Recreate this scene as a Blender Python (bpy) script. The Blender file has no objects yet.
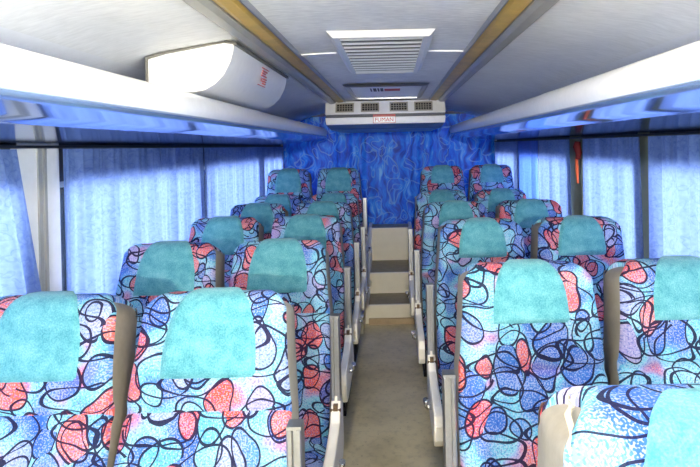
import bpy, bmesh, math, random
from mathutils import Matrix, Vector
random.seed(4)
S = bpy.context.scene
COL = S.collection
PI = math.pi

# ------------------------------------------------------------------ camera
F = 560.0
VPX, VPY = 392.0, 146.0
CZ = 1.48
ROLL = math.radians(1.3)
cam = bpy.data.cameras.new('camera'); camo = bpy.data.objects.new('camera', cam); COL.objects.link(camo)
cam.sensor_width = 36.0; cam.sensor_fit = 'HORIZONTAL'; cam.lens = F/700*36
cam.shift_x = -(VPX-350)/700; cam.shift_y = -(233.5-VPY)/700
cam.clip_start = .02
right = Vector((math.cos(ROLL), 0, -math.sin(ROLL))); up = Vector((math.sin(ROLL), 0, math.cos(ROLL)))
fw = Vector((0, 1, 0))
camo.matrix_world = Matrix(((right.x, up.x, -fw.x, 0), (right.y, up.y, -fw.y, 0), (right.z, up.z, -fw.z, CZ), (0, 0, 0, 1)))
S.camera = camo

def proj(x, y, z):
    v = Vector((x, 0, z-CZ))
    return VPX+F*v.dot(right)/y, VPY-F*v.dot(up)/y

# ------------------------------------------------------------------ node helpers
def new_mat(name):
    m = bpy.data.materials.new(name); m.use_nodes = True
    nt = m.node_tree
    return m, nt, nt.nodes['Principled BSDF']
def N(nt, typ, **kw):
    n = nt.nodes.new(typ)
    for k, v in kw.items():
        if k.startswith('i_'):
            n.inputs[k[2:].replace('_', ' ')].default_value = v
        else:
            setattr(n, k, v)
    return n
def mth(nt, op, a, b=None, c=None):
    n = nt.nodes.new('ShaderNodeMath'); n.operation = op
    for i, v in enumerate((a, b, c)):
        if v is None: continue
        if isinstance(v, (int, float)): n.inputs[i].default_value = v
        else: nt.links.new(v, n.inputs[i])
    return n.outputs[0]
def mixc(nt, fac, a, b):
    n = nt.nodes.new('ShaderNodeMix'); n.data_type = 'RGBA'
    for sock, v in ((n.inputs[0], fac), (n.inputs[6], a), (n.inputs[7], b)):
        if isinstance(v, (int, float)): sock.default_value = v
        elif isinstance(v, tuple): sock.default_value = v if len(v) == 4 else v+(1,)
        else: nt.links.new(v, sock)
    return n.outputs[2]
def ramp(nt, fac, stops, interp='LINEAR'):
    n = nt.nodes.new('ShaderNodeValToRGB'); cr = n.color_ramp; cr.interpolation = interp
    while len(cr.elements) < len(stops): cr.elements.new(.5)
    for e, (p, c) in zip(cr.elements, stops):
        e.position = p; e.color = (c+(1,)) if isinstance(c, tuple) else (c, c, c, 1)
    nt.links.new(fac, n.inputs[0])
    return n.outputs[0]
def srgb(r, g, b):
    f = lambda c: (c/255/12.92) if c/255 <= .04045 else ((c/255+.055)/1.055)**2.4
    return (f(r), f(g), f(b))
def noise(nt, vec, scale, detail=2, rough=.5, dim='3D'):
    n = nt.nodes.new('ShaderNodeTexNoise'); n.noise_dimensions = dim
    n.inputs['Scale'].default_value = scale; n.inputs['Detail'].default_value = detail; n.inputs['Roughness'].default_value = rough
    if vec is not None: nt.links.new(vec, n.inputs['Vector'])
    return n
def bump(nt, bsdf, h, strength, dist=.002):
    b = nt.nodes.new('ShaderNodeBump'); b.inputs['Strength'].default_value = strength; b.inputs['Distance'].default_value = dist
    nt.links.new(h, b.inputs['Height']); nt.links.new(b.outputs[0], bsdf.inputs['Normal'])
def objco(nt):
    return nt.nodes.new('ShaderNodeTexCoord').outputs['Object']

def simple(name, col, rough=.5, metal=0, mottle=0, mscale=30, bmp=0):
    m, nt, b = new_mat(name)
    b.inputs['Roughness'].default_value = rough; b.inputs['Metallic'].default_value = metal
    co = objco(nt)
    n = noise(nt, co, mscale, 4, .6)
    k = max(mottle, .03)
    lo = tuple(c*(1-k) for c in col); hi = tuple(min(1, c*(1+k)) for c in col)
    nt.links.new(ramp(nt, n.outputs[0], [(.3, lo), (.7, hi)]), b.inputs['Base Color'])
    if bmp: bump(nt, b, n.outputs[0], bmp)
    return m

# ------------------------------------------------------------------ materials
def fabric_mat():
    m, nt, b = new_mat('seat_fabric')
    L = nt.links.new
    uv = nt.nodes.new('ShaderNodeUVMap').outputs[0]
    oi = nt.nodes.new('ShaderNodeObjectInfo')
    off = nt.nodes.new('ShaderNodeCombineXYZ')
    L(mth(nt, 'MULTIPLY', oi.outputs['Random'], 37.3), off.inputs[0]); L(mth(nt, 'MULTIPLY', oi.outputs['Random'], 91.7), off.inputs[1])
    add = nt.nodes.new('ShaderNodeVectorMath'); add.operation = 'ADD'; L(uv, add.inputs[0]); L(off.outputs[0], add.inputs[1])
    base = add.outputs[0]
    def distort(vec, sc, amp):
        n = noise(nt, vec, sc, 1, .4, '2D')
        s = nt.nodes.new('ShaderNodeVectorMath'); s.operation = 'SUBTRACT'; L(n.outputs['Color'], s.inputs[0]); s.inputs[1].default_value = (.5, .5, .5)
        k = nt.nodes.new('ShaderNodeVectorMath'); k.operation = 'SCALE'; L(s.outputs[0], k.inputs[0]); k.inputs['Scale'].default_value = amp
        a = nt.nodes.new('ShaderNodeVectorMath'); a.operation = 'ADD'; L(vec, a.inputs[0]); L(k.outputs[0], a.inputs[1])
        return a.outputs[0]
    d1 = distort(base, 8, .065)
    def layer(vec, rot, scl, loc, r0, rv, lw):
        mp = nt.nodes.new('ShaderNodeMapping'); mp.inputs['Rotation'].default_value = (0, 0, rot); mp.inputs['Scale'].default_value = scl+(1,); mp.inputs['Location'].default_value = loc+(0,)
        L(vec, mp.inputs['Vector'])
        v = nt.nodes.new('ShaderNodeTexVoronoi'); v.voronoi_dimensions = '2D'; v.inputs['Scale'].default_value = 1; v.inputs['Randomness'].default_value = .85
        L(mp.outputs[0], v.inputs['Vector'])
        sc = nt.nodes.new('ShaderNodeSeparateColor'); L(v.outputs['Color'], sc.inputs[0])
        rad = mth(nt, 'MULTIPLY_ADD', sc.outputs[0], rv, r0)
        diff = mth(nt, 'SUBTRACT', v.outputs['Distance'], rad)
        line = mth(nt, 'LESS_THAN', mth(nt, 'ABSOLUTE', diff), lw)
        inside = mth(nt, 'LESS_THAN', diff, 0)
        return line, inside, sc.outputs[1], sc.outputs[2]
    lA, inA, gA, hA = layer(d1, .5, (10.2, 7.4), (0, 0), .26, .16, .024)
    lB, inB, gB, hB = layer(d1, -.7, (11.4, 7.8), (3.3, 1.7), .20, .18, .024)
    lC, inC, gC, hC = layer(d1, .1, (7.4, 9.2), (7.3, 5.1), .30, .2, .021)
    lD, inD, gD, hD = layer(d1, -.25, (4.2, 10.4), (1.9, 4.4), .24, .2, .022)
    # ground colours: pale sky, cyan, blue, lavender
    g = noise(nt, base, 9, 1.5, .5, '2D')
    ground = ramp(nt, g.outputs[0], [(.28, srgb(58, 108, 198)), (.40, srgb(96, 150, 218)), (.5, srgb(118, 198, 222)), (.6, srgb(140, 206, 228)), (.64, srgb(160, 178, 226)), (.70, srgb(200, 140, 180)), (.78, srgb(226, 118, 108))])
    stopsA = [(0, srgb(126, 202, 224)), (.14, srgb(234, 84, 58)), (.44, srgb(60, 110, 202)), (.58, srgb(152, 168, 218)), (.70, srgb(236, 108, 82)), (.86, srgb(104, 190, 218))]
    colA = ramp(nt, gA, stopsA, 'CONSTANT')
    colB = ramp(nt, hB, [(0, srgb(60, 105, 198)), (.25, srgb(232, 80, 56)), (.45, srgb(180, 160, 212)), (.60, srgb(136, 206, 226)), (.8, srgb(84, 140, 214))], 'CONSTANT')
    c = mixc(nt, mth(nt, 'MULTIPLY', inB, .85), ground, colB)
    c = mixc(nt, mth(nt, 'MULTIPLY', inA, .88), c, colA)
    # woven speckle
    sp = noise(nt, base, 260, 0, .5, '2D')
    sp2 = noise(nt, base, 14, 1, .5, '2D')
    lim = mth(nt, 'MULTIPLY_ADD', sp2.outputs[0], .5, .30)
    c = mixc(nt, mth(nt, 'MULTIPLY', mth(nt, 'GREATER_THAN', sp.outputs[0], lim), .42), c, srgb(214, 214, 236))
    sp3 = noise(nt, add.outputs[0], 205, 0, .5, '2D')
    c = mixc(nt, mth(nt, 'MULTIPLY', mth(nt, 'LESS_THAN', sp3.outputs[0], .36), .5), c, srgb(50, 90, 180))
    ln = mth(nt, 'MAXIMUM', mth(nt, 'MAXIMUM', lA, lB), mth(nt, 'MAXIMUM', lC, lD))
    c = mixc(nt, mth(nt, 'MULTIPLY', ln, .95), c, srgb(26, 22, 58))
    c = mixc(nt, .17, c, (0, 0, 0))
    L(c, b.inputs['Base Color'])
    b.inputs['Roughness'].default_value = .92
    b.inputs['Specular IOR Level'].default_value = .15
    bump(nt, b, sp.outputs[0], .25)
    return m

def cover_mat():
    m, nt, b = new_mat('teal_terry')
    co = objco(nt)
    n = noise(nt, co, 260, 2, .6); n2 = noise(nt, co, 26, 3, .6)
    v = mth(nt, 'ADD', mth(nt, 'MULTIPLY', n.outputs[0], .5), mth(nt, 'MULTIPLY', n2.outputs[0], .5))
    nt.links.new(ramp(nt, v, [(.35, srgb(64, 134, 148)), (.5, srgb(90, 160, 170)), (.66, srgb(120, 180, 188))]), b.inputs['Base Color'])
    b.inputs['Roughness'].default_value = .95; b.inputs['Specular IOR Level'].default_value = .1
    b.inputs['Sheen Weight'].default_value = .2
    bump(nt, b, n.outputs[0], .6, .004)
    return m

def curtain_mat(name, lo, hi, trans, tcol=srgb(98, 114, 172)):
    m, nt, b = new_mat(name)
    L = nt.links.new
    uv = nt.nodes.new('ShaderNodeUVMap').outputs[0]
    mp = nt.nodes.new('ShaderNodeMapping'); mp.inputs['Scale'].default_value = (26, 26, 1); L(uv, mp.inputs['Vector'])
    dn = noise(nt, mp.outputs[0], 1.2, 1, .5, '2D')
    dv = nt.nodes.new('ShaderNodeVectorMath'); dv.operation = 'ADD'; L(mp.outputs[0], dv.inputs[0]); L(dn.outputs['Color'], dv.inputs[1])
    v = nt.nodes.new('ShaderNodeTexVoronoi'); v.voronoi_dimensions = '2D'; v.inputs['Scale'].default_value = 1; L(dv.outputs[0], v.inputs['Vector'])
    ring = mth(nt, 'LESS_THAN', mth(nt, 'ABSOLUTE', mth(nt, 'SUBTRACT', v.outputs['Distance'], .32)), .055)
    wv = noise(nt, uv, 60, 3, .6, '2D')
    fac = mth(nt, 'MULTIPLY_ADD', ring, .2, mth(nt, 'MULTIPLY', wv.outputs[0], .7))
    c = ramp(nt, fac, [(.2, hi), (.75, lo)])
    L(c, b.inputs['Base Color'])
    b.inputs['Roughness'].default_value = .65
    b.inputs['Sheen Weight'].default_value = .15
    tr = nt.nodes.new('ShaderNodeBsdfTranslucent'); L(mixc(nt, .7, c, tcol), tr.inputs[0])
    mx = nt.nodes.new('ShaderNodeMixShader'); mx.inputs[0].default_value = trans
    L(b.outputs[0], mx.inputs[1]); L(tr.outputs[0], mx.inputs[2]); L(mx.outputs[0], nt.nodes['Material Output'].inputs[0])
    bump(nt, b, fac, .3)
    return m

def rear_curtain_mat():
    m, nt, b = new_mat('royal_blue_brocade')
    L = nt.links.new
    uv = nt.nodes.new('ShaderNodeUVMap').outputs[0]
    dn = noise(nt, uv, 5, 1, .5, '2D')
    k = nt.nodes.new('ShaderNodeVectorMath'); k.operation = 'SCALE'; L(dn.outputs['Color'], k.inputs[0]); k.inputs['Scale'].default_value = .16
    a = nt.nodes.new('ShaderNodeVectorMath'); a.operation = 'ADD'; L(uv, a.inputs[0]); L(k.outputs[0], a.inputs[1])
    lines = None
    for sc, loc, r0, rv in ((4.2, (0, 0, 0), .18, .28), (5.6, (3.7, 1.1, 0), .12, .25)):
        mp = nt.nodes.new('ShaderNodeMapping'); mp.inputs['Scale'].default_value = (sc, sc*.8, 1); mp.inputs['Location'].default_value = loc; L(a.outputs[0], mp.inputs['Vector'])
        v = nt.nodes.new('ShaderNodeTexVoronoi'); v.voronoi_dimensions = '2D'; v.inputs['Scale'].default_value = 1; L(mp.outputs[0], v.inputs['Vector'])
        s = nt.nodes.new('ShaderNodeSeparateColor'); L(v.outputs['Color'], s.inputs[0])
        rad = mth(nt, 'MULTIPLY_ADD', s.outputs[0], rv, r0)
        l = mth(nt, 'LESS_THAN', mth(nt, 'ABSOLUTE', mth(nt, 'SUBTRACT', v.outputs['Distance'], rad)), .022)
        lines = l if lines is None else mth(nt, 'MAXIMUM', lines, l)
    st = nt.nodes.new('ShaderNodeMapping'); st.inputs['Scale'].default_value = (16, 5, 1); L(a.outputs[0], st.inputs['Vector'])
    sn = noise(nt, st.outputs[0], 1, 3, .6, '2D')
    c = ramp(nt, sn.outputs[0], [(.3, srgb(4, 60, 176)), (.46, srgb(8, 98, 228)), (.62, srgb(32, 142, 246)), (.76, srgb(130, 200, 250))])
    c = mixc(nt, mth(nt, 'MULTIPLY', lines, .5), c, srgb(130, 190, 236))
    L(c, b.inputs['Base Color']); b.inputs['Roughness'].default_value = .55
    return m

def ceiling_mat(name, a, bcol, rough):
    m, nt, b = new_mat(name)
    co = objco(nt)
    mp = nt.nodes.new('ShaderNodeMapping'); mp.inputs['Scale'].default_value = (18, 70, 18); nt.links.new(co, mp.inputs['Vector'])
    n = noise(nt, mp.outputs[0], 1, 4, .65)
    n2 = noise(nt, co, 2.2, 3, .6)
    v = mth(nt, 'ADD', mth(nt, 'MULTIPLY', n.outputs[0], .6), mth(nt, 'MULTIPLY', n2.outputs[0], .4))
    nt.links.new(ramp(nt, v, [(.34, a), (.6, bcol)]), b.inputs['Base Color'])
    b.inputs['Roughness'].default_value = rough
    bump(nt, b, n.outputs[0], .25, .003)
    return m

def floor_mat():
    m, nt, b = new_mat('floor_vinyl')
    co = objco(nt)
    n = noise(nt, co, 3.2, 5, .6); n2 = noise(nt, co, 26, 3, .7); sp = noise(nt, co, 70, 1, .5)
    c = ramp(nt, n.outputs[0], [(.32, srgb(200, 190, 154)), (.52, srgb(226, 216, 180)), (.7, srgb(236, 227, 194))])
    c = mixc(nt, mth(nt, 'MULTIPLY', ramp(nt, n2.outputs[0], [(.5, 0.0), (.75, 1.0)]), .35), c, srgb(120, 112, 88))
    c = mixc(nt, mth(nt, 'MULTIPLY', mth(nt, 'GREATER_THAN', sp.outputs[0], .74), .5), c, srgb(92, 84, 64))
    nt.links.new(c, b.inputs['Base Color']); b.inputs['Roughness'].default_value = .42
    return m

M = {}
M['fabric'] = fabric_mat()
M['cover'] = cover_mat()
M['vinyl'] = simple('grey_vinyl', srgb(136, 130, 119), .5, 0, .08, 60, .15)
M['frame'] = simple('dark_steel', srgb(48, 48, 52), .45, .6)
M['alu'] = simple('brushed_aluminium', srgb(160, 163, 170), .3, .9, .06, 80)
M['chrome'] = simple('chrome', srgb(215, 215, 218), .12, 1)
M['white_plastic'] = simple('cream_white_plastic', srgb(238, 234, 222), .4, 0, .03, 12)
M['brass'] = simple('rusty_brass', srgb(104, 84, 60), .5, .5, .3, 90)
M['foam'] = simple('torn_cream_foam', srgb(214, 190, 156), .95, 0, .1, 60, .6)
M['curtain'] = curtain_mat('pale_blue_curtain', srgb(96, 134, 220), srgb(150, 182, 240), .5)
M['curtain_dark'] = curtain_mat('blue_curtain', srgb(62, 98, 204), srgb(92, 128, 222), .5, srgb(90, 130, 230))
M['rear'] = rear_curtain_mat()
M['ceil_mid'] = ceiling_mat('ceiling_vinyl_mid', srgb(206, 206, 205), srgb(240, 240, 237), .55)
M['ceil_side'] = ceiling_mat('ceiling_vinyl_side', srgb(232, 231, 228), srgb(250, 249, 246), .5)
M['cove'] = simple('cove_white', srgb(244, 244, 244), .4)
M['floor'] = floor_mat()
M['wall'] = simple('wall_panel', srgb(206, 204, 196), .6)
M['wall_dark'] = simple('wall_dark_bounce_stop', srgb(74, 78, 88), .85)  # dark so the hidden wall bounces no light onto the curtain tops
M['pillar_white'] = simple('pillar_white', srgb(250, 249, 244), .45)
M['olive_gap_view'] = simple('olive_gap_view', srgb(140, 140, 104), .6, 0, .1, 14)  # flat olive standing in for the view out between the curtains
M['pillar_gap'] = simple('pillar_grey_seal', srgb(168, 168, 164), .6)
M['step'] = simple('step_cream', srgb(232, 227, 208), .45, 0, .04, 10)
M['tread'] = simple('step_tread', srgb(150, 141, 116), .5, 0, .12, 18)
M['nosing'] = simple('step_nosing', srgb(172, 150, 118), .5, 0, .1, 20)
M['rack_white'] = simple('rack_white_gloss', srgb(240, 240, 240), .22, 0, .02)
M['rack_metal'] = simple('rack_polished_underside', srgb(104, 134, 190), .12, .95)
M['rack_lip'] = simple('rack_lip_trim', srgb(150, 178, 220), .2, .7)
M['black'] = simple('black_rubber', srgb(24, 25, 32), .5)
M['navy'] = simple('navy_trim', srgb(22, 38, 92), .45)
M['gold'] = simple('gold_strip', srgb(214, 176, 84), .35, .15, .18, 9)
M['steel_grey'] = simple('grey_channel', srgb(170, 168, 160), .3, .3, .08, 12)
M['duct'] = simple('duct_white', srgb(242, 241, 238), .35)
M['duct_edge'] = simple('duct_edge_trim', srgb(120, 118, 110), .5)
M['ac_white'] = simple('ac_white', srgb(238, 238, 236), .3)
M['ac_stripe'] = simple('ac_grey_stripe', srgb(104, 106, 110), .35)
M['ac_blue'] = simple('ac_blue_base', srgb(60, 84, 130), .3)
M['vent_dark'] = simple('vent_dark', srgb(58, 56, 54), .5)
M['vent_fin'] = simple('vent_fin', srgb(176, 172, 160), .4, .3)
M['red'] = simple('red_print', srgb(206, 50, 42), .5)
M['red_fade'] = simple('faded_red_print', srgb(206, 112, 106), .6)
M['red_strap'] = simple('red_strap', srgb(140, 34, 28), .7, 0, .15, 60)
M['orange_strap'] = simple('orange_tail', srgb(232, 104, 62), .7, 0, .1, 60)
M['grille'] = simple('grille_white', srgb(232, 232, 230), .35)
M['grille_gap'] = simple('grille_gap_grey', srgb(92, 93, 96), .6)
def glass():
    m, nt, b = new_mat('window_glass')
    t = nt.nodes.new('ShaderNodeBsdfTransparent'); t.inputs[0].default_value = (.86, .92, .95, 1)
    g = nt.nodes.new('ShaderNodeBsdfGlossy'); g.inputs['Roughness'].default_value = .02
    fr = nt.nodes.new('ShaderNodeFresnel'); fr.inputs[0].default_value = 1.45
    mx = nt.nodes.new('ShaderNodeMixShader')
    nt.links.new(fr.outputs[0], mx.inputs[0]); nt.links.new(t.outputs[0], mx.inputs[1]); nt.links.new(g.outputs[0], mx.inputs[2])
    nt.links.new(mx.outputs[0], nt.nodes['Material Output'].inputs[0])
    return m
M['glass'] = glass()
def emis(name, col, st):
    m, nt, b = new_mat(name)
    b.inputs['Base Color'].default_value = col+(1,)
    b.inputs['Emission Color'].default_value = col+(1,); b.inputs['Emission Strength'].default_value = st
    return m

# ------------------------------------------------------------------ mesh builder
class MB:
    def __init__(s): s.v = []; s.f = []; s.uv = []; s.mi = []; s.sm = []
    def vert(s, p): s.v.append(tuple(p)); return len(s.v)-1
    def face(s, idx, uv=None, mi=0, smooth=True):
        s.f.append(tuple(idx)); s.uv.append(uv); s.mi.append(mi); s.sm.append(smooth)
    def grid(s, P, UV=None, mi=0, closed=False, smooth=True, flip=False):
        r, c = len(P), len(P[0])
        ids = [[s.vert(p) for p in row] for row in P]
        for i in range(r-1):
            for j in range(c if closed else c-1):
                k = (j+1) % c
                q = [(i, j), (i, k), (i+1, k), (i+1, j)]
                if flip: q = q[::-1]
                s.face([ids[a][b] for a, b in q], [UV[a][b] for a, b in q] if UV else None, mi, smooth)
        return ids
    def box(s, x0, x1, y0, y1, z0, z1, mi=0):
        b = len(s.v)
        for z in (z0, z1):
            for x, y in ((x0, y0), (x1, y0), (x1, y1), (x0, y1)): s.v.append((x, y, z))
        for q in ((3, 2, 1, 0), (4, 5, 6, 7), (0, 1, 5, 4), (1, 2, 6, 5), (2, 3, 7, 6), (3, 0, 4, 7)):
            s.face([b+i for i in q], None, mi, False)
    def prism(s, poly, axis, a0, a1, mi=0, smooth=False):
        # poly: 2D points (CCW), extruded along axis 0=x,1=y,2=z
        def mk(p, a):
            return {0: (a, p[0], p[1]), 1: (p[0], a, p[1]), 2: (p[0], p[1], a)}[axis]
        A = [s.vert(mk(p, a0)) for p in poly]; B = [s.vert(mk(p, a1)) for p in poly]
        n = len(poly)
        for i in range(n): s.face((A[i], A[(i+1) % n], B[(i+1) % n], B[i]), None, mi, smooth)
        s.face(A[::-1], None, mi, False); s.face(B, None, mi, False)
    def tube(s, pts, r, n=10, mi=0):
        pts = [Vector(p) for p in pts]; rings = []
        up_ = Vector((0, 0, 1))
        for i, p in enumerate(pts):
            d = (pts[min(i+1, len(pts)-1)]-pts[max(i-1, 0)]).normalized()
            a = d.cross(up_ if abs(d.z) < .9 else Vector((1, 0, 0))).normalized(); b = d.cross(a)
            rr = r[i] if isinstance(r, (list, tuple)) else r
            rings.append([p+a*rr*math.cos(2*PI*k/n)+b*rr*math.sin(2*PI*k/n) for k in range(n)])
        ids = s.grid(rings, None, mi, True)
        s.face(ids[0][::-1], None, mi, False); s.face(ids[-1], None, mi, False)
    def mesh(s, name, mats):
        me = bpy.data.meshes.new(name)
        me.from_pydata(s.v, [], s.f)
        for m in (mats if isinstance(mats, (list, tuple)) else [mats]): me.materials.append(m)
        me.polygons.foreach_set('material_index', s.mi)
        me.polygons.foreach_set('use_smooth', s.sm)
        if any(u is not None for u in s.uv):
            ul = me.uv_layers.new(name='UVMap'); k = 0
            for f, u in zip(s.f, s.uv):
                for q in range(len(f)):
                    ul.data[k].uv = u[q] if u else (0, 0); k += 1
        bm = bmesh.new(); bm.from_mesh(me); bmesh.ops.recalc_face_normals(bm, faces=bm.faces); bm.to_mesh(me); bm.free()
        me.update()
        return me

def obj(name, me, parent=None, loc=(0, 0, 0)):
    o = bpy.data.objects.new(name, me); COL.objects.link(o); o.location = loc
    if parent is not None: o.parent = parent
    return o
def tag(o, label, cat, group=None):
    o['label'] = label; o['category'] = cat
    if group: o['group'] = group
    return o
def thing(name, label, cat, loc=(0, 0, 0), group=None):
    return tag(obj(name, None, None, loc), label, cat, group)
def struct(name, mb, mats):
    o = obj(name, mb.mesh(name, mats)); o['kind'] = 'structure'; return o
def bevel(o, w, seg=3):
    m = o.modifiers.new('bevel', 'BEVEL'); m.width = w; m.segments = seg; m.limit_method = 'ANGLE'; m.angle_limit = math.radians(40)
    return o
def text_mesh(txt, size, mat, ext=.001):
    cu = bpy.data.curves.new('lettering', 'FONT'); cu.body = txt; cu.size = size; cu.extrude = ext; cu.align_x = 'CENTER'; cu.align_y = 'CENTER'
    o = bpy.data.objects.new('lettering', cu); COL.objects.link(o)
    dg = bpy.context.evaluated_depsgraph_get()
    me = bpy.data.meshes.new_from_object(o.evaluated_get(dg)); me.materials.clear(); me.materials.append(mat)
    bpy.data.objects.remove(o)
    return me
def sstep(a, b, x):
    t = max(0, min(1, (x-a)/(b-a))); return t*t*(3-2*t)

# ------------------------------------------------------------------ setting
XL, XR, YB, YF = -1.20, 1.135, 6.05, -4.6
XC = (XL+XR)/2
W2 = (XR-XL)/2
mb = MB(); mb.box(XL-.06, XR+.06, YF, YB+.1, -.05, 0); struct('floor', mb, M['floor'])

def ceil_z(x, y):
    u = abs(x-XC)
    pts = [(0, .415), (.3, .41), (.5, .398), (.8, .352), (.95, .305), (1.06, .25), (1.12, .19), (W2, .10)]
    z = pts[-1][1]
    for (a, za), (b, zb) in zip(pts, pts[1:]):
        if a <= u <= b: z = za+(zb-za)*(u-a)/(b-a); break
    return CZ+z-.012*sstep(2.8, 5.4, y)
mb = MB()
xs = [XC+s*u for s, u in [(-1, W2), (-1, 1.12), (-1, 1.06), (-1, 1.0), (-1, .92), (-1, .8), (-1, .68), (-1, .55), (-1, .42), (-1, .3), (-1, .15), (0, 0), (1, .15), (1, .3), (1, .42), (1, .55), (1, .68), (1, .8), (1, .92), (1, 1.0), (1, 1.06), (1, 1.12), (1, W2)]]
ys = [YF+(YB-YF)*i/40 for i in range(41)]
ids = [[mb.vert((x, y, ceil_z(x, y))) for x in xs] for y in ys]
for i in range(40):
    for j in range(len(xs)-1):
        u = abs((xs[j]+xs[j+1])/2-XC)
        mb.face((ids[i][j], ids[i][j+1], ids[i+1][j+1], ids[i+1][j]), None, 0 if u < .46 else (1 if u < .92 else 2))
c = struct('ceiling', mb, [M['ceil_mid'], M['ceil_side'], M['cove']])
sm = c.modifiers.new('solid', 'SOLIDIFY'); sm.thickness = .03; sm.offset = 1
# make sure the solid grows upwards
if c.data.polygons[len(c.data.polygons)//2].normal.z < 0: sm.offset = -1

ZS, ZH = .75, CZ-.10           # window sill, and head set low to keep the curtain tops shaded
WT = CZ+.10
def side_wall(side):
    x0, x1 = (XL-.06, XL) if side == 'left' else (XR, XR+.06)
    pil = {'left': [(YF, -3.2), (-1.2, -1.05), (.25, .4), (1.76, 1.98), (3.36, 3.48), (4.88, 5.0), (5.86, YB)],
           'right': [(YF, -3.2), (-1.2, -1.05), (.85, .95), (2.36, 2.47), (3.2, 3.46), (4.80, 4.92), (5.86, YB)]}[side]
    mb = MB(); mb.box(x0, x1, YF, YB, 0, ZS); mb.box(x0, x1, YF, YB, ZH, WT)
    mb.box(*((XL, XL+.018) if side == 'left' else (XR-.018, XR)), .6, YB-.02, ZH, CZ+.01)  # unseen lip added behind the curtains to sharpen their shade edge
    for a, b in pil: mb.box(x0, x1, a, b, ZS, ZH)
    struct('wall_'+side, mb, M['wall_dark'])
    wins = list(zip([p[1] for p in pil], [p[0] for p in pil][1:]))
    return [(a, b, x0, x1) for a, b in wins]
k = 0
for side in ('left', 'right'):
    for a, b, x0, x1 in side_wall(side):
        k += 1
        xm = (x0+x1)/2
        mb = MB()
        for q in ((a, b, ZS, ZS+.025), (a, b, ZH-.025, ZH), (a, a+.025, ZS+.025, ZH-.025), (b-.025, b, ZS+.025, ZH-.025)):
            mb.box(xm-.012, xm+.012, *q)
        w = obj('window_%d' % k, mb.mesh('window_frame', M['pillar_gap'])); w['kind'] = 'structure'
        mb = MB(); mb.box(xm-.003, xm+.003, a+.02, b-.02, ZS+.02, ZH-.02)
        obj('pane', mb.mesh('pane', M['glass']), w)
mb = MB(); mb.box(XL-.06, XR+.06, YB, YB+.06, 0, CZ+.45); struct('wall_rear', mb, M['wall'])
# front bulkhead of the bus behind the photographer, with the windscreen opening
mb = MB()
mb.box(XL-.06, XR+.06, YF-.06, YF, 0, .85); mb.box(XL-.06, XR+.06, YF-.06, YF, CZ+.2, CZ+.46)
mb.box(XL-.06, XL+.1, YF-.06, YF, .85, CZ+.2); mb.box(XR-.1, XR+.06, YF-.06, YF, .85, CZ+.2)
struct('wall_front', mb, M['wall'])
mb = MB(); mb.box(XL+.1, XR-.1, YF-.04, YF-.03, .85, CZ+.2); struct('window_20', mb, M['glass'])

# window pillar on the left, olive strips standing in for the right window gaps
def pillar(n, x0, x1, y0, y1, z0, z1, mat, lines=()):
    mb = MB(); mb.box(x0, x1, y0, y1, z0, z1, 0)
    for a, b in lines:
        mb.box(x1 if x0 < 0 else x0-.006, x1+.006 if x0 < 0 else x0, a, b, z0+.01, z1-.01, 1)
    o = struct('trim_%d' % n, mb, [mat, M['pillar_gap']])
ZT = CZ+.035
pillar(1, XL, XL+.022, 1.76, 1.98, .72, ZT, M['pillar_white'], [(1.855, 1.875), (1.885, 1.9)])
pillar(2, XR-.024, XR, 3.30, 3.50, .72, ZT, M['olive_gap_view'])
pillar(3, XR-.024, XR, 2.42, 2.53, .72, ZT, M['olive_gap_view'])

# ------------------------------------------------------------------ steps at the end of the aisle
sx0, sx1 = -.225, .150
st = thing('aisle_steps', 'cream and tan steps climbing to the blue drape at the aisle end', 'steps', (0, 4.68, 0))
lv = [(.15, 4.68, 5.07), (.33, 5.07, 5.65), (.65, 5.65, 5.97)]
pz = 0
for i, (z, y0, y1) in enumerate(lv):
    mb = MB(); mb.box(sx0, sx1, y0-4.68, y0-4.68+.02, pz+(.045 if i == 0 else 0), z-.002)
    obj('riser', mb.mesh('riser', M['step']), st)
    mb = MB(); mb.box(sx0, sx1, y0-4.68+.02, y1-4.68, z-.03, z); 
    obj('tread', mb.mesh('tread', M['tread']), st)
    mb = MB(); mb.box(sx0, sx1, y0-4.68-.008, y0-4.68+.02, z-.002, z+.006)
    obj('step_edge', mb.mesh('step_edge', M['white_plastic']), st)
    pz = z
mb = MB(); mb.box(sx0, sx1, -.03, .02, 0, .045); o = obj('kick_strip', mb.mesh('kick_strip', M['nosing']), st); o['label'] = 'tan strip at foot of steps'
for s, x in (('l', sx0-.03), ('r', sx1)):
    mb = MB(); mb.prism([(.0, 0), (1.28, 0), (1.28, .67), (.95, .67), (.38, .36), (0, .18)], 0, x, x+.03)
    obj('side_plate', mb.mesh('side_plate', M['step']), st)
# raised floors under the last row
for n, (a, b) in ((4, (XL, sx0-.035)), (5, (sx1+.035, XR))):
    mb = MB(); mb.box(a, b, 4.42, YB, 0, .15); struct('trim_%d' % n, mb, M['floor'])

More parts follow.
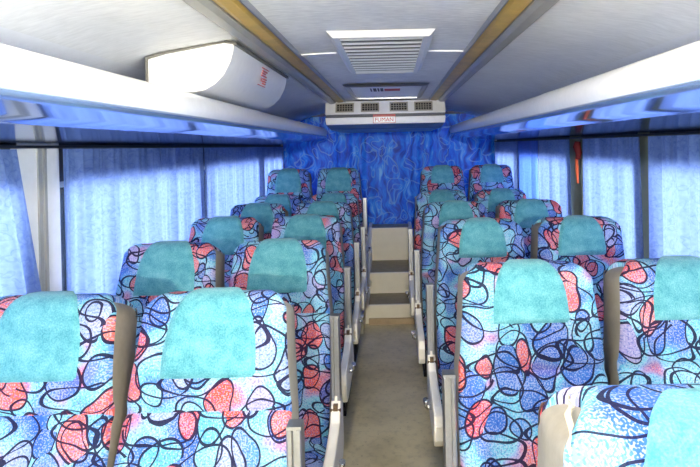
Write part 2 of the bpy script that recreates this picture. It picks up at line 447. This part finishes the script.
# ------------------------------------------------------------------ bus seats
BL = .734; PZ = .42
def prof(s):
    """front and back depth and half width at height fraction s"""
    lum = .018*math.exp(-((s-.30)/.20)**2)
    groove = .012*math.exp(-((s-.615)/.014)**2)
    yf = -.068-lum+groove-.012*sstep(.6, .75, s)-.0*s
    yb = .030+.045*sstep(.15, .7, s)
    hw = .204-.003*sstep(.3, 0, s)-.028*sstep(.42, 1, s)
    return yf, yb, hw
def build_pairs():
    rows = []
    rc = .055
    zs = [BL*i/34 for i in range(35) if BL*i/34 < BL-rc-.004] + [BL-rc]
    zs += [BL*.607, BL*.615, BL*.623]; zs = sorted(set(zs))
    for z in zs:
        yf, yb, hw = prof(z/BL); rows.append((z, yf, yb, hw))
    yf, yb, hw = prof((BL-rc)/BL)
    ym = (yf+yb)/2+.01
    for i in range(1, 9):
        th = PI/2*i/8
        z = BL-rc+rc*math.sin(th)
        cw = math.cos(th)**.75 if i < 8 else 0
        h = hw-.045*(1-math.cos(th))
        rows.append((z, ym+(yf-ym)*cw, ym+(yb-ym)*cw, h))
    return rows
ROWS = build_pairs()
TT = sorted(set([-1, -.985, -.95, -.9, -.84, -.75, -.6, -.4, -.2, 0, .2, .4, .6, .75, .84, .9, .95, .985, 1]))
RR = .022
def edge_r(t):
    t0 = .86
    if abs(t) <= t0: return 0
    q = (abs(t)-t0)/(1-t0); return RR*(1-math.sqrt(max(0, 1-q*q)))
def front_path():
    P = []; v = 0; last = None
    for z, yf, yb, hw in ROWS:
        if last: v += math.hypot(z-last[0], yf-last[1])
        P.append((z, yf, hw, v, 1)); last = (z, yf)
    ntop = len(P)
    for z, yf, yb, hw in ROWS[-2::-1]:
        if z < BL-.056: break
        v += math.hypot(z-last[0], yb-last[1]); P.append((z, yb, hw, v, -1)); last = (z, yb)
    return P
FP = front_path()
def path_normals(P):
    out = []
    for i in range(len(P)):
        a, b = P[max(0, i-1)], P[min(len(P)-1, i+1)]
        dz, dy = b[0]-a[0], b[1]-a[1]; l = math.hypot(dz, dy) or 1
        out.append((-dz/l, dy/l))   # (ny, nz) pointing outwards
    return out
FN = path_normals(FP)
def backrest_mesh(seam=True):
    mb = MB(); G = []; U = []
    for (z, y, hw, v, sd), (ny, nz) in zip(FP, FN):
        row = []; ur = []
        vs = v if z/BL > .615 or sd < 0 or not seam else v+3.37
        for t in TT:
            e = edge_r(t)
            bol = -.006*math.exp(-((abs(t)-.78)/.14)**2)*(1 if z < BL*.95 and sd > 0 else 0)
            row.append((t*hw, y-ny*e+bol, z-nz*e)); ur.append((t*hw, vs))
        G.append(row); U.append(ur)
    # duplicate the seam row so the woven pattern breaks at the seam
    sp = min(range(len(FP)), key=lambda i: abs(FP[i][0]-BL*.615))
    lo = [(u, FP[sp][3]+(3.37 if seam else 0)) for u, _ in U[sp]]
    mb.grid(G[:sp+1], U[:sp]+[lo]); mb.grid(G[sp:], [[(u, FP[sp][3]) for u, _ in U[sp]]]+U[sp+1:])
    return mb.mesh('backrest', M['fabric'])
def shell_mesh():
    mb = MB()
    nR = len(ROWS)
    for sgn in (-1, 1):
        G = []
        for r, (z, yf, yb, hw) in enumerate(ROWS):
            # front and back edges meet the rounded edge of the fabric exactly
            fy, fz = yf-FN[r][0]*RR, z-FN[r][1]*RR
            m = 2*(nR-1)-r
            if m < len(FP): by, bz = FP[m][1]-FN[m][0]*RR, FP[m][0]-FN[m][1]*RR
            else: by, bz = yb-RR*.6, z
            row = []
            for q in range(7):
                t = q/6
                row.append((sgn*(hw+.006*math.sin(PI*t)*(1-sstep(.9, 1, z/BL))), fy+(by-fy)*t, fz+(bz-fz)*t))
            G.append(row)
        mb.grid(G)
    G = []
    for z, yf, yb, hw in ROWS:
        if z > BL-.030: break
        G.append([(t*hw, yb-edge_r(t)*.6+.012*(1-t*t), z) for t in TT])
    mb.grid(G)
    z0 = ROWS[0]
    mb.box(-.19, .19, z0[1]+.02, z0[2]-.01, -.012, .01)
    return mb.mesh('back_shell', M['vinyl'])
def cover_mesh(ht, wd):
    mb = MB(); G = []
    vt = [p[3] for p in FP]
    top = FP[len(ROWS)-1][3]
    v0, v1 = top-ht, top-.012
    nv, nu = 22, 21
    def at(v):
        for i in range(len(FP)-1):
            if vt[i] <= v <= vt[i+1]:
                q = (v-vt[i])/(vt[i+1]-vt[i]); a, b = FP[i], FP[i+1]
                n = (FN[i][0]*(1-q)+FN[i+1][0]*q, FN[i][1]*(1-q)+FN[i+1][1]*q)
                return a[0]+(b[0]-a[0])*q, a[1]+(b[1]-a[1])*q, n
        return FP[-1][0], FP[-1][1], FN[-1]
    for i in range(nv+1):
        r = i/nv
        v = v0+(v1-v0)*r
        z, y, n = at(v)
        r2 = max(0, (r-.18)/.82)
        hw = wd*(1-.06*r)*((1-r2**2.1)**(1/1.8) if r2 < 1 else 0)
        hw = max(hw, .022)
        row = []
        for j in range(nu):
            t = -1+2*j/(nu-1)
            ed = min(1, (1-abs(t))/.06, (r+.0)/.03, (1-r)/.05)
            of = .0-.002+.011*ed
            row.append((t*hw, y+n[0]*of, z+n[1]*of))
        G.append(row)
    mb.grid(G)
    return mb.mesh('headrest_cover', M['cover'])
def cushion_mesh():
    mb = MB(); G = []; U = []
    # side profile of the seat pad, y forward is negative
    pr = [(.0, .385), (.0, .40), (-.01, .47), (-.03, .485), (-.1, .475), (-.2, .475), (-.3, .485), (-.37, .492), (-.41, .482), (-.432, .455), (-.435, .42), (-.425, .39), (-.40, .378)]
    v = 0
    for i, (y, z) in enumerate(pr):
        if i: v += math.hypot(y-pr[i-1][0], z-pr[i-1][1])
        row = []; ur = []
        for t in TT:
            e = edge_r(t)
            cy, cz = -.2, .42
            row.append((t*.205, y+(cy-y)*e*2, z+(cz-z)*e*6)); ur.append((t*.205, 7.7-v))
        G.append(row); U.append(ur)
    ids = mb.grid(G, U)
    for j in (0, -1):
        mb.face([r[j] for r in ids], [(p[0], p[1]) for p in pr], 0, True)
    mb.face([ids[0][q] for q in range(len(TT))]+[ids[-1][q] for q in range(len(TT)-1, -1, -1)], [(0, 0)]*(2*len(TT)), 0, False)
    return mb.mesh('cushion', M['fabric'])
def frame_mesh():
    mb = MB()
    mb.box(-.19, .19, -.40, .02, .345, .378)
    for x in (-.15, .15):
        mb.box(x-.018, x+.018, -.36, -.32, .03, .345); mb.box(x-.018, x+.018, -.06, -.02, .03, .345)
        mb.box(x-.025, x+.025, -.40, .02, 0, .03)
    return mb.mesh('seat_frame', M['frame'])
def side_panel_mesh(sg):
    mb = MB()
    out = [(.02, .385), (.045, .43), (.035, .56), (.012, .605), (-.03, .61), (-.055, .585), (-.09, .545), (-.2, .525), (-.33, .515), (-.375, .50), (-.39, .465), (-.385, .41), (-.355, .378), (-.30, .368), (-.15, .372)]
    a, b = (.212, .246) if sg > 0 else (-.246, -.212)
    mb.prism(out[::-1], 0, a, b)
    return mb.mesh('side_panel', M['white_plastic'])
def armrest_mesh(sg):
    mb = MB()
    xc = sg*.229
    w = .0165
    # grooved aluminium section, standing folded up beside the backrest
    sec = [(-w, -.018), (-w*.8, -.022), (-w*.3, -.022), (-w*.22, -.008), (w*.22, -.008), (w*.3, -.022), (w*.8, -.022), (w, -.018), (w, .018), (-w, .018)]
    mb.prism([(xc+x, y-.02) for x, y in sec], 2, .56, .885)
    mb.prism([(xc+x*.96, y-.02) for x, y in [(-w, -.02), (w, -.02), (w, .016), (-w, .016)]], 2, .885, .892)
    return mb.mesh('armrest', M['alu'])
def hinge_mesh(sg):
    mb = MB(); x = sg*.229
    mb.box(x-.008, x+.008, -.066, -.044, .550, .592); mb.tube([(x-.018, -.058, .572), (x+.018, -.058, .572)], .007)
    return mb.mesh('hinge', M['brass'])
def lever_mesh(sg):
    mb = MB(); x = sg*.246
    mb.tube([(x, -.25, .475), (x+sg*.02, -.25, .475)], .011); mb.tube([(x+sg*.02, -.25, .475), (x+sg*.022, -.262, .51)], [.007, .011])
    return mb.mesh('recline_knob', M['chrome'])
ME = dict(back=backrest_mesh(), shell=shell_mesh(), cover=cover_mesh(.272, .117), cover_short=cover_mesh(.222, .104), back_plain=backrest_mesh(False), cush=cushion_mesh(), frame=frame_mesh())
for sg in (-1, 1):
    ME['panel', sg] = side_panel_mesh(sg); ME['arm', sg] = armrest_mesh(sg); ME['hinge', sg] = hinge_mesh(sg); ME['lever', sg] = lever_mesh(sg)

def seat(x, base, lean, label, aisle=0, z0=0.0):
    """base = depth of the recline pivot, lean = recline angle in degrees"""
    a = math.radians(lean)
    t = thing('bus_seat', label, 'seat', (x, base, z0), 'patterned bus seats')
    b = obj('backrest', ME['back' if x < 0 else 'back_plain'], t, (0, 0, PZ)); b.rotation_euler = (-a, 0, 0)
    s = obj('back_shell', ME['shell'], b); s['label'] = 'grey vinyl side and back shell'
    h = obj('headrest_cover', ME['cover' if x < 0 else 'cover_short'], b); h['label'] = 'teal terry headrest cover'
    obj('cushion', ME['cush'], t)
    obj('seat_frame', ME['frame'], t)
    if aisle:
        p = obj('side_panel', ME['panel', aisle], t)
        bev = p.modifiers.new('bevel', 'BEVEL'); bev.width = .006; bev.segments = 2; bev.limit_method = 'ANGLE'
        r = obj('armrest', ME['arm', aisle], t); r['label'] = 'grooved aluminium armrest folded upright'
        obj('hinge', ME['hinge', aisle], p)
        obj('recline_knob', ME['lever', aisle], p)
    yt = base+BL*math.sin(a)
    q = proj(x, yt, z0+PZ+BL*math.cos(a))
    print('seat', label[:40], 'px', round(q[0]), round(q[1]), 'top depth', round(yt, 2))
    return t
G = 1
seat(-0.45, 1.22, 20, 'large patterned aisle seat at front left, nearest seat beside the aisle on that side', 1)
seat(-0.874, 1.22, 20, 'patterned seat cut off by the left picture edge, below the white window pillar')
seat(-0.444, 1.99, 20, 'left aisle seat directly behind the large front left aisle seat', 1)
seat(-0.868, 1.99, 20, 'left window seat behind the one cut off at the left edge', 0)
seat(-0.462, 2.77, 20, 'third left aisle seat counted from the front', 1)
seat(-0.888, 2.77, 20, 'third left window seat counted from the front')
seat(-0.46, 3.48, 20, 'fourth left aisle seat counted from the front, mostly hidden', 1)
seat(-0.885, 3.48, 20, 'fourth left window seat counted from the front, beside pale curtains')
seat(-0.455, 4.12, 19, 'left aisle seat just below the raised last row, only the cover top shows', 1)
seat(-0.885, 4.12, 20, 'left window seat just below the raised last row, half covered by seats ahead')
seat(-0.47, 4.8, 10, 'raised last row seat left of the steps, beside the aisle', 1, .15)
seat(-0.9, 4.8, 9, 'raised last row seat in the rear left corner by the window', 0, .15)
R0 = seat(0.375, 0.66, 6, 'nearest right seat with torn top corner showing foam, cut off at lower right')
seat(0.362, 1.47, 10, 'large right aisle seat fully in view behind the torn corner seat', -1)
seat(0.79, 1.47, 10, 'right window seat cut off by the right picture edge, above the torn corner seat')
seat(0.375, 2.4, 5, 'second right aisle seat, directly behind the large right aisle seat', -1)
seat(0.795, 2.4, 5, 'right window seat in front of the olive pillar with the red strap')
seat(0.355, 3.18, 6, 'third right aisle seat counted from the front', -1)
seat(0.78, 3.18, 6, 'third right window seat counted from the front, with grey side edge showing')
seat(0.345, 3.98, 6, 'right aisle seat just below the raised last row, only its upper cover shows', -1)
seat(0.77, 3.98, 6, 'right window seat just below the raised last row')
seat(0.43, 4.8, 10, 'raised last row seat right of the steps, beside the aisle', -1, .15)
seat(0.855, 4.8, 10, 'raised last row seat in the rear right corner by the window', 0, .15)
# torn foam along the top left corner of the nearest right seat
bk = [c for c in R0.children if c.name.startswith('backrest')][0]
mb = MB(); random.seed(9)
path = []
for i in range(15):
    q = i/14
    z = BL-.006-.085*max(0, q-.35)/.65 if q > .35 else BL-.004-.002*q
    y = -.002-.064*sstep(0, .5, q)-.012*max(0, q-.5)
    path.append((-.150-.022*sstep(0, .55, q), y, z))
mb.tube([Vector(p)+Vector((random.uniform(-.003, .003), 0, random.uniform(-.004, .004))) for p in path], [.0012+.0032*random.random() for _ in path], 8)
o = obj('torn_foam', mb.mesh('torn_foam', M['foam']), bk); o['label'] = 'frayed cream foam at torn seam'

# ------------------------------------------------------------------ curtains
def curtain(side, y0, y1, label, seed, mat='curtain', zt=CZ+.016, zb=.70, y0b=None, y1b=None, per=.078, amp=.019, group='pale blue window curtains'):
    rnd = random.Random(seed)
    xw = XL+.047 if side == 'left' else XR-.047
    sg = 1 if side == 'left' else -1
    y0b = y0 if y0b is None else y0b; y1b = y1 if y1b is None else y1b
    n = max(24, int((y1-y0)/per*14)); nz = 14
    ph = []; acc = rnd.random()*6
    for i in range(n+1):
        ph.append(acc); acc += 2*PI*(y1-y0)/n/per*(.65+.7*rnd.random())
    am = [amp*(.55+.45*math.sin(p*.37+seed)) for p in ph]
    mb = MB(); Gd = []; U = []
    for j in range(nz+1):
        q = j/nz; z = zt+(zb-zt)*q
        row = []; ur = []
        for i in range(n+1):
            t = i/n
            y = (y0+(y1-y0)*t)*(1-q)+(y0b+(y1b-y0b)*t)*q
            k = 1+.35*q
            x = xw+sg*(am[i]*k*math.sin(ph[i]+.25*q*math.sin(seed+3*t))+.004*math.sin(ph[i]*2.3+q*2))
            row.append((x, y+.006*math.cos(ph[i])*k, z)); ur.append((ph[i]*per/(2*PI)*1.25, z))
        Gd.append(row); U.append(ur)
    mb.grid(Gd, U)
    return tag(obj('window_curtain', mb.mesh('window_curtain', M[mat])), label, 'curtain', group)
curtain('left', .75, 1.73, 'pale blue curtain at the left picture edge, before the white pillar', 1, y1b=1.90)
curtain('left', 1.955, 2.76, 'wide pale blue left curtain just behind the white pillar', 2)
curtain('left', 2.775, 3.42, 'pale blue left curtain behind the wide one next to the white pillar', 3)
curtain('left', 3.435, 4.20, 'third pale blue left curtain beyond the white pillar', 4)
curtain('left', 4.215, 4.91, 'second last pale blue left curtain before the rear corner', 5)
curtain('left', 4.925, 5.90, 'last pale blue left curtain in the rear corner', 6)
curtain('right', 1.2, 2.36, 'pale blue curtain at the right picture edge, before the plain olive window gap', 7, per=.1)
curtain('right', 2.44, 3.19, 'pale blue curtain between the two olive window gaps on the right', 8, per=.1)
curtain('right', 3.43, 4.18, 'pale blue right curtain just behind the olive window gap with the strap', 9)
curtain('right', 4.19, 4.85, 'darker blue right curtain between paler ones near the rear', 10, 'curtain_dark')
curtain('right', 4.86, 5.90, 'pale blue last right curtain in the rear corner', 11)
for side in ('left', 'right'):
    x = XL+.045 if side == 'left' else XR-.045
    mb = MB(); mb.box(x-.012, x+.012, YF+.2, 5.9, CZ+.018, CZ+.028)
    bevel(tag(obj('curtain_rail', mb.mesh('curtain_rail', M['black'])), 'dark curtain rail under the %s luggage rack' % side, 'rail', 'curtain rails'), .004)
# rear drape
mb = MB(); Gd = []; U = []
rx0, rx1 = XL+.03, XR-.03
for j in range(9):
    z = CZ+.375-(CZ+.375-.50)*j/8; row = []; ur = []
    for i in range(161):
        t = i/160; x = rx0+(rx1-rx0)*t
        row.append((x, YB-.035+.012*math.sin(t*70+math.sin(t*19)*2)*(.6+.4*j/8), z)); ur.append((t*2.5, z))
    Gd.append(row); U.append(ur)
mb.grid(Gd, U)
tag(obj('rear_drape', mb.mesh('rear_drape', M['rear'])), 'royal blue patterned drape covering the rear wall', 'curtain')
mb = MB(); mb.box(XL+.25, XR-.25, YB-.075, YB-.053, CZ+.33, CZ+.36)
tag(obj('drape_rail', mb.mesh('drape_rail', M['navy'])), 'navy rail above the royal blue rear drape', 'rail')

# ------------------------------------------------------------------ luggage racks
def rack(side):
    sg = 1 if side == 'left' else -1
    xw = XL if side == 'left' else XR
    inner = .57
    y0, y1 = YF+.3, 5.75
    t = thing('luggage_rack', 'white rounded luggage rack along the %s side with polished blue underside' % side, 'rack', (xw, 0, CZ), 'overhead luggage racks')
    def loft(name, prof2, mat, smooth=True):
        # prof2: (distance from wall, z); nose rounded off at the rear end
        mb = MB(); Gd = []
        ysn = [y0+(y1-.30-y0)*i/24 for i in range(25)]+[y1-.30+.30*math.sin(PI/2*i/8) for i in range(1, 9)]
        for y in ysn:
            q = max(0, (y-(y1-.30))/.30)
            k = math.sqrt(max(0, 1-q*q))*.78+.22
            zz = .012+.3*0
            sq = 1-.45*q**3
            Gd.append([(sg*(d*k), y, .06+(z-.06)*sq) for d, z in prof2])
        ids = mb.grid(Gd, None, 0, False, smooth)
        return mb, ids
    r = .050; cx, cz = inner-.046, .142
    roll = [(.30, .14)]+[(cx+r*math.cos(a), cz+r*1.0*math.sin(a)) for a in [math.radians(v) for v in (150, 130, 110, 90, 70, 50, 30, 10, -10, -25, -38)]]
    mb, ids = loft('front_rail', roll, None); mb.face(ids[-1], None, 0, False)
    obj('front_rail', mb.mesh('front_rail', M['rack_white']), t)
    lip = [(inner-.006, .112), (inner+.004, .108), (inner+.006, .102), (inner, .096), (inner-.014, .092)]
    mb, ids = loft('lip', lip, None); obj('lip_trim', mb.mesh('lip_trim', M['rack_lip']), t)
    und = [(inner-.006, .096), (inner-.03, .091), (inner-.10, .078), (inner-.155, .068), (inner-.160, .0645), (inner-.165, .064), (inner-.30, .052), (inner-.45, .038), (.002, .030)]
    mb, ids = loft('underside', und, None); mb.face(ids[-1], None, 0, False)
    G2 = [[(sg*.004, y, .13), (sg*.31, y, .14)] for y in (y0, y1-.28)]
    mb.grid(G2)
    obj('underside', mb.mesh('underside', M['rack_metal']), t)
    mb = MB(); mb.box(min(sg*.002, sg*.02), max(sg*.002, sg*.02), y0, y1-.05, .022, .031)
    obj('wall_seal', mb.mesh('wall_seal', M['black']), t)
    return t
rack('left'); rack('right')

# ------------------------------------------------------------------ ceiling rails
for side, s in (('left', -1), ('right', 1)):
    t = thing('ceiling_rail', 'gold and grey metal channel running along the %s of the ceiling' % side, 'rail', (0, 0, 0), 'ceiling channels')
    def strip(u0, u1, drop, lat, name, mat):
        mb = MB(); Gd = []
        ysn = [YF+.4+(4.74-YF-.4)*i/50 for i in range(51)]
        for y in ysn:
            xa, xb = XC+s*u0, XC+s*u1
            za, zb = ceil_z(xa, y), ceil_z(xb, y)
            Gd.append([(xa, y, za+.004), (xa, y, za-drop*.6), (xa+(xb-xa)*.25, y, za+(zb-za)*.25-drop), (xa+(xb-xa)*.75, y, za+(zb-za)*.75-drop), (xb, y, zb-drop*.6), (xb, y, zb+.004)])
        mb.grid(Gd, None, 0, False, False)
        return obj(name, mb.mesh(name, mat), t)
    o = strip(.362, .430, .016, 0, 'gold_strip', M['gold']); o['label'] = 'gold strip'
    o = strip(.434, .495, .024, 0, 'grey_channel', M['steel_grey']); o['label'] = 'grey metal channel'
    o = strip(.352, .360, .020, 0, 'edge_trim', M['alu'])
# cross seam on the ceiling
mb = MB()
for a, b in ((-.352, -.20), (.20, .352)):
    mb.prism([(XC+a, ceil_z(XC+a, 2.44)-.004), (XC+b, ceil_z(XC+b, 2.44)-.004), (XC+b, ceil_z(XC+b, 2.44)+.004), (XC+a, ceil_z(XC+a, 2.44)+.004)], 1, 2.432, 2.448)
struct('trim_6', mb, M['cove'])

# ------------------------------------------------------------------ ceiling return air grille
gx0, gx1, gy0, gy1 = -.225, .165, 1.98, 3.02
gz = CZ+.412
t = thing('ceiling_grille', 'white louvred air grille in the middle of the ceiling', 'grille', ((gx0+gx1)/2, (gy0+gy1)/2, gz))
hx, hy = (gx1-gx0)/2, (gy1-gy0)/2
def rect_ring(mb, hx, hy, w, z0, z1, tp):
    # bevelled frame: outer rectangle at ceiling (z1), inner lip lower (z0)
    R = []
    for x, y, z in ((hx, hy, z1), (hx-tp, hy-tp, z0), (hx-w, hy-w, z0), (hx-w, hy-w, z1-.004)):
        R.append([(-x, -y, z), (x, -y, z), (x, y, z), (-x, y, z)])
    mb.grid(R, None, 0, True, False)
mb = MB(); rect_ring(mb, hx, hy, .042, -.022, 0, .022); obj('frame', mb.mesh('frame', M['grille']), t)
mb = MB(); mb.box(-hx+.035, hx-.035, -hy+.035, hy-.035, -.014, -.004); obj('backing', mb.mesh('backing', M['grille_gap']), t)
mb = MB(); n = 12
for i in range(n):
    y = -hy+.075+(2*hy-.15)*i/(n-1)
    mb.prism([(y-.006, -.016), (y+.006, -.0215), (y+.008, -.020), (y-.004, -.014)], 0, -hx+.041, hx-.041)
obj('louvre', mb.mesh('louvre', M['grille']), t)
# rear hatch panel with printed marks
t = thing('roof_hatch', 'small shiny hatch tray on the ceiling in front of the rear air conditioner', 'hatch', (-.03, 4.12, CZ+.404))
mb = MB(); rect_ring(mb, .285, .50, .045, -.016, .0, .022); obj('frame', mb.mesh('frame', M['alu']), t)
mb = MB(); mb.box(-.242, .242, -.457, .457, -.009, -.002); p = obj('panel', mb.mesh('panel', M['grille']), t)
mb = MB()
for x, w in ((-.112, .010), (-.092, .022), (-.062, .012), (-.042, .020)): mb.box(x, x+w, -.30, -.10, -.0105, -.009)
obj('black_print', mb.mesh('black_print', M['black']), p)
mb = MB(); mb.box(-.014, .095, -.26, -.12, -.0105, -.009); obj('red_print', mb.mesh('red_print', M['red']), p)

# ------------------------------------------------------------------ rear air conditioner
ay = 4.75
t = thing('air_conditioner', 'white rear air conditioner with four vents under the ceiling end', 'air conditioner', (-.05, ay, CZ))
def ac_slice(z0, z1, y0a, y0b, name, mat, hw0=.512, hw1=.512):
    mb = MB()
    mb.v = [(-hw0, y0a, z0), (hw0, y0a, z0), (hw0, 1.2, z0), (-hw0, 1.2, z0), (-hw1, y0b, z1), (hw1, y0b, z1), (hw1, 1.2, z1), (-hw1, 1.2, z1)]
    for q in ((3, 2, 1, 0), (4, 5, 6, 7), (0, 1, 5, 4), (1, 2, 6, 5), (2, 3, 7, 6), (3, 0, 4, 7)): mb.face(q, None, 0, False)
    return bevel(obj(name, mb.mesh(name, mat), t), .006, 2)
up_ = ac_slice(.276, .392, .0, .045, 'upper_body', M['ac_white'])
ac_slice(.250, .276, .014, .008, 'groove_band', M['ac_stripe'], .508, .508)
lo_ = ac_slice(.190, .250, .006, .0, 'lower_body', M['ac_white'], .505, .512)
ac_slice(.148, .190, .05, .008, 'base_lip', M['ac_blue'], .470, .504)
for i, xc in enumerate((-.345, -.130, .115, .325)):
    zc = .333; an = -math.atan2(.045, .116)
    mb = MB(); R = []
    for hx, hz, y in ((.078, .042, .004), (.078, .042, -.008), (.066, .031, -.008), (.066, .031, .002)):
        R.append([(-hx, y, -hz), (hx, y, -hz), (hx, y, hz), (-hx, y, hz)])
    mb.grid(R, None, 0, True, False)
    v = obj('vent', mb.mesh('vent', M['vent_fin']), t); v.location = (xc, .045*(zc-.276)/.116, zc); v.rotation_euler = (an, 0, 0)
    mb = MB(); mb.box(-.066, .066, -.003, .0, -.031, .031); obj('opening', mb.mesh('opening', M['vent_dark']), v)
    mb = MB()
    for q in range(5): x = -.044+.022*q; mb.box(x-.0025, x+.0025, -.007, -.003, -.030, .030)
    mb.box(-.065, .065, -.0075, -.003, -.011, -.008); mb.box(-.065, .065, -.0075, -.003, .008, .011)
    obj('fin', mb.mesh('fin', M['vent_fin']), v)
bd = MB(); bd.box(-.105, .085, -.008, .010, .196, .270)
o = obj('badge', bd.mesh('badge', M['ac_white']), t)
mb = MB(); mb.box(-.105, .085, -.010, -.008, .250, .270); mb.box(-.105, .085, -.010, -.008, .196, .200); mb.box(-.105, -.101, -.010, -.008, .200, .250); mb.box(.081, .085, -.010, -.008, .200, .250)
obj('badge_border', mb.mesh('badge_border', M['red_fade']), o)
tx = obj('badge_lettering', text_mesh('FUMAN', .047, M['red']), o); tx.location = (-.010, -.010, .224); tx.rotation_euler = (PI/2, 0, 0)

# ------------------------------------------------------------------ ducted unit above the left rack
dy0, dy1 = 2.0, 3.0
t = thing('side_duct', 'white curved overhead unit with a red sticker above the left rack', 'air duct', (0, dy0, CZ))
# cross section (x, z): along the ceiling, then a curved inner face down to the rack
top = [(-.868, .215), (-.866, .30), (-.862, .330), (-.80, .347), (-.70, .366), (-.575, .383)]
curve = [(-.558, .374), (-.560, .35), (-.570, .315), (-.595, .268), (-.628, .235), (-.665, .215), (-.71, .208)]
poly = top+curve
mb = MB(); mb.prism(poly[::-1], 1, 0, dy1-dy0, 0, False); bd = obj('body', mb.mesh('body', M['duct']), t)
for p in bd.data.polygons:
    if abs(p.normal.y) < .5: p.use_smooth = True
es = bd.modifiers.new('edge_split', 'EDGE_SPLIT'); es.split_angle = math.radians(40)
mb = MB(); mb.prism([(-.590, .392), (-.548, .386), (-.546, .374), (-.588, .380)], 1, -.004, dy1-dy0+.004); obj('edge_trim', mb.mesh('edge_trim', M['duct_edge']), t)
mb = MB(); mb.prism([(-.870, .336), (-.80, .353), (-.575, .389), (-.575, .384), (-.80, .346), (-.864, .329)], 1, -.006, 0); mb.prism([(-.872, .336), (-.864, .329), (-.864, .20), (-.872, .20)], 1, -.006, 0)
obj('end_trim', mb.mesh('end_trim', M['duct_edge']), t)
# sticker lies on the inner face
SM = Matrix.Translation((-.5660, .50, .318)) @ Matrix(((0, .28, .96, 0), (1, 0, 0, 0), (0, .96, -.28, 0), (0, 0, 0, 1)))
mb = MB(); mb.box(-.060, .060, .036, .039, -.004, .003); mb.box(-.060, .060, -.039, -.036, -.004, .003); s = obj('sticker', mb.mesh('sticker', M['red_fade']), t); s.matrix_local = SM
tx = obj('sticker_print', text_mesh('NO', .026, M['red_fade'], .0005), s); tx.location = (-.028, -.014, .002); 
mb = MB()
for yy, a, b in ((.026, -.04, .04), (.016, -.045, .02), (.006, -.045, .045)): mb.box(a, b, yy-.003, yy+.003, -.004, .002)
for yy in (-.006, -.016, -.026): mb.box(.010, .055, yy-.003, yy+.003, -.004, .003)
obj('sticker_lines', mb.mesh('sticker_lines', M['red_fade']), s)

# ------------------------------------------------------------------ red strap by the right window gap
t = thing('hanging_strap', 'red strap with orange tail hanging at the olive window gap on the right', 'strap', (XR-.062, 3.235, CZ+.0))
mb = MB(); mb.tube([(0, 0, 0), (-.004, .006, -.03), (.002, -.004, -.065), (0, .002, -.10)], [.016, .022, .018, .013], 10); obj('knot', mb.mesh('knot', M['red_strap']), t)
mb = MB(); mb.tube([(-.004, .012, -.09), (-.006, .006, -.16), (-.004, .0, -.24)], [.009, .010, .006], 8); obj('tail', mb.mesh('tail', M['orange_strap']), t)

# ------------------------------------------------------------------ lamps and daylight
LAMPS = [(XC, -2.6, 235), (XC, .70, 11)]  # the second lamp is added to light the front seat tops
for i, (x, y, pw) in enumerate(LAMPS):
    zc = ceil_z(x, y)
    t = thing('ceiling_lamp', ('round dome lamp on the ceiling near the windscreen', 'unseen dome lamp added over the front seats to brighten their tops')[i], 'lamp', (x, y, zc))
    mb = MB(); mb.tube([(0, 0, .0), (0, 0, -.012)], .075, 24); obj('base', mb.mesh('base', M['white_plastic']), t)
    mb = MB(); R = []
    for q in range(6):
        a = PI/2*q/5; R.append([(.045*math.cos(a)*math.cos(2*PI*k/20), .045*math.cos(a)*math.sin(2*PI*k/20), -.012-.014*math.sin(a)) for k in range(20)])
    mb.grid(R, None, 0, True); obj('diffuser', mb.mesh('diffuser', emis('lamp_diffuser', (1, .97, .93), 6)), t)
    la = bpy.data.lights.new('lamp_bulb', 'POINT'); la.energy = pw; la.shadow_soft_size = .035; la.color = (1, .91, .78)
    lo = obj('bulb', la, t); lo.location = (0, 0, -.083)

HZ, HI, GR = 8.0, 2.6, 15.0      # hazy bright horizon, duller sky above
w = bpy.data.worlds.new('daylight'); S.world = w; w.use_nodes = True
wt = w.node_tree
bg = wt.nodes['Background']; bg.inputs[1].default_value = 1.0
sx = wt.nodes.new('ShaderNodeSeparateXYZ'); wt.links.new(wt.nodes.new('ShaderNodeTexCoord').outputs['Generated'], sx.inputs[0])
el = mth(wt, 'MULTIPLY_ADD', sx.outputs[2], .5, .5)
wt.links.new(ramp(wt, el, [(0, (GR, GR*.91, GR*.78)), (.40, (GR, GR*.91, GR*.80)), (.45, (HZ, HZ*.94, HZ*.85)), (.57, (HZ*.97, HZ*.94, HZ*.88)), (.66, (HI*.9, HI*.95, HI)), (1, (HI*.7, HI*.85, HI))]), bg.inputs[0])

S.view_settings.view_transform = 'Standard'; S.view_settings.look = 'None'
S.view_settings.gamma = 1; S.view_settings.use_curve_mapping = False
S.view_settings.exposure = 1.15
S.cycles.use_denoising = True
S.cycles.max_bounces = 10; S.cycles.diffuse_bounces = 6; S.cycles.transparent_max_bounces = 12
S.cycles.sample_clamp_indirect = 6
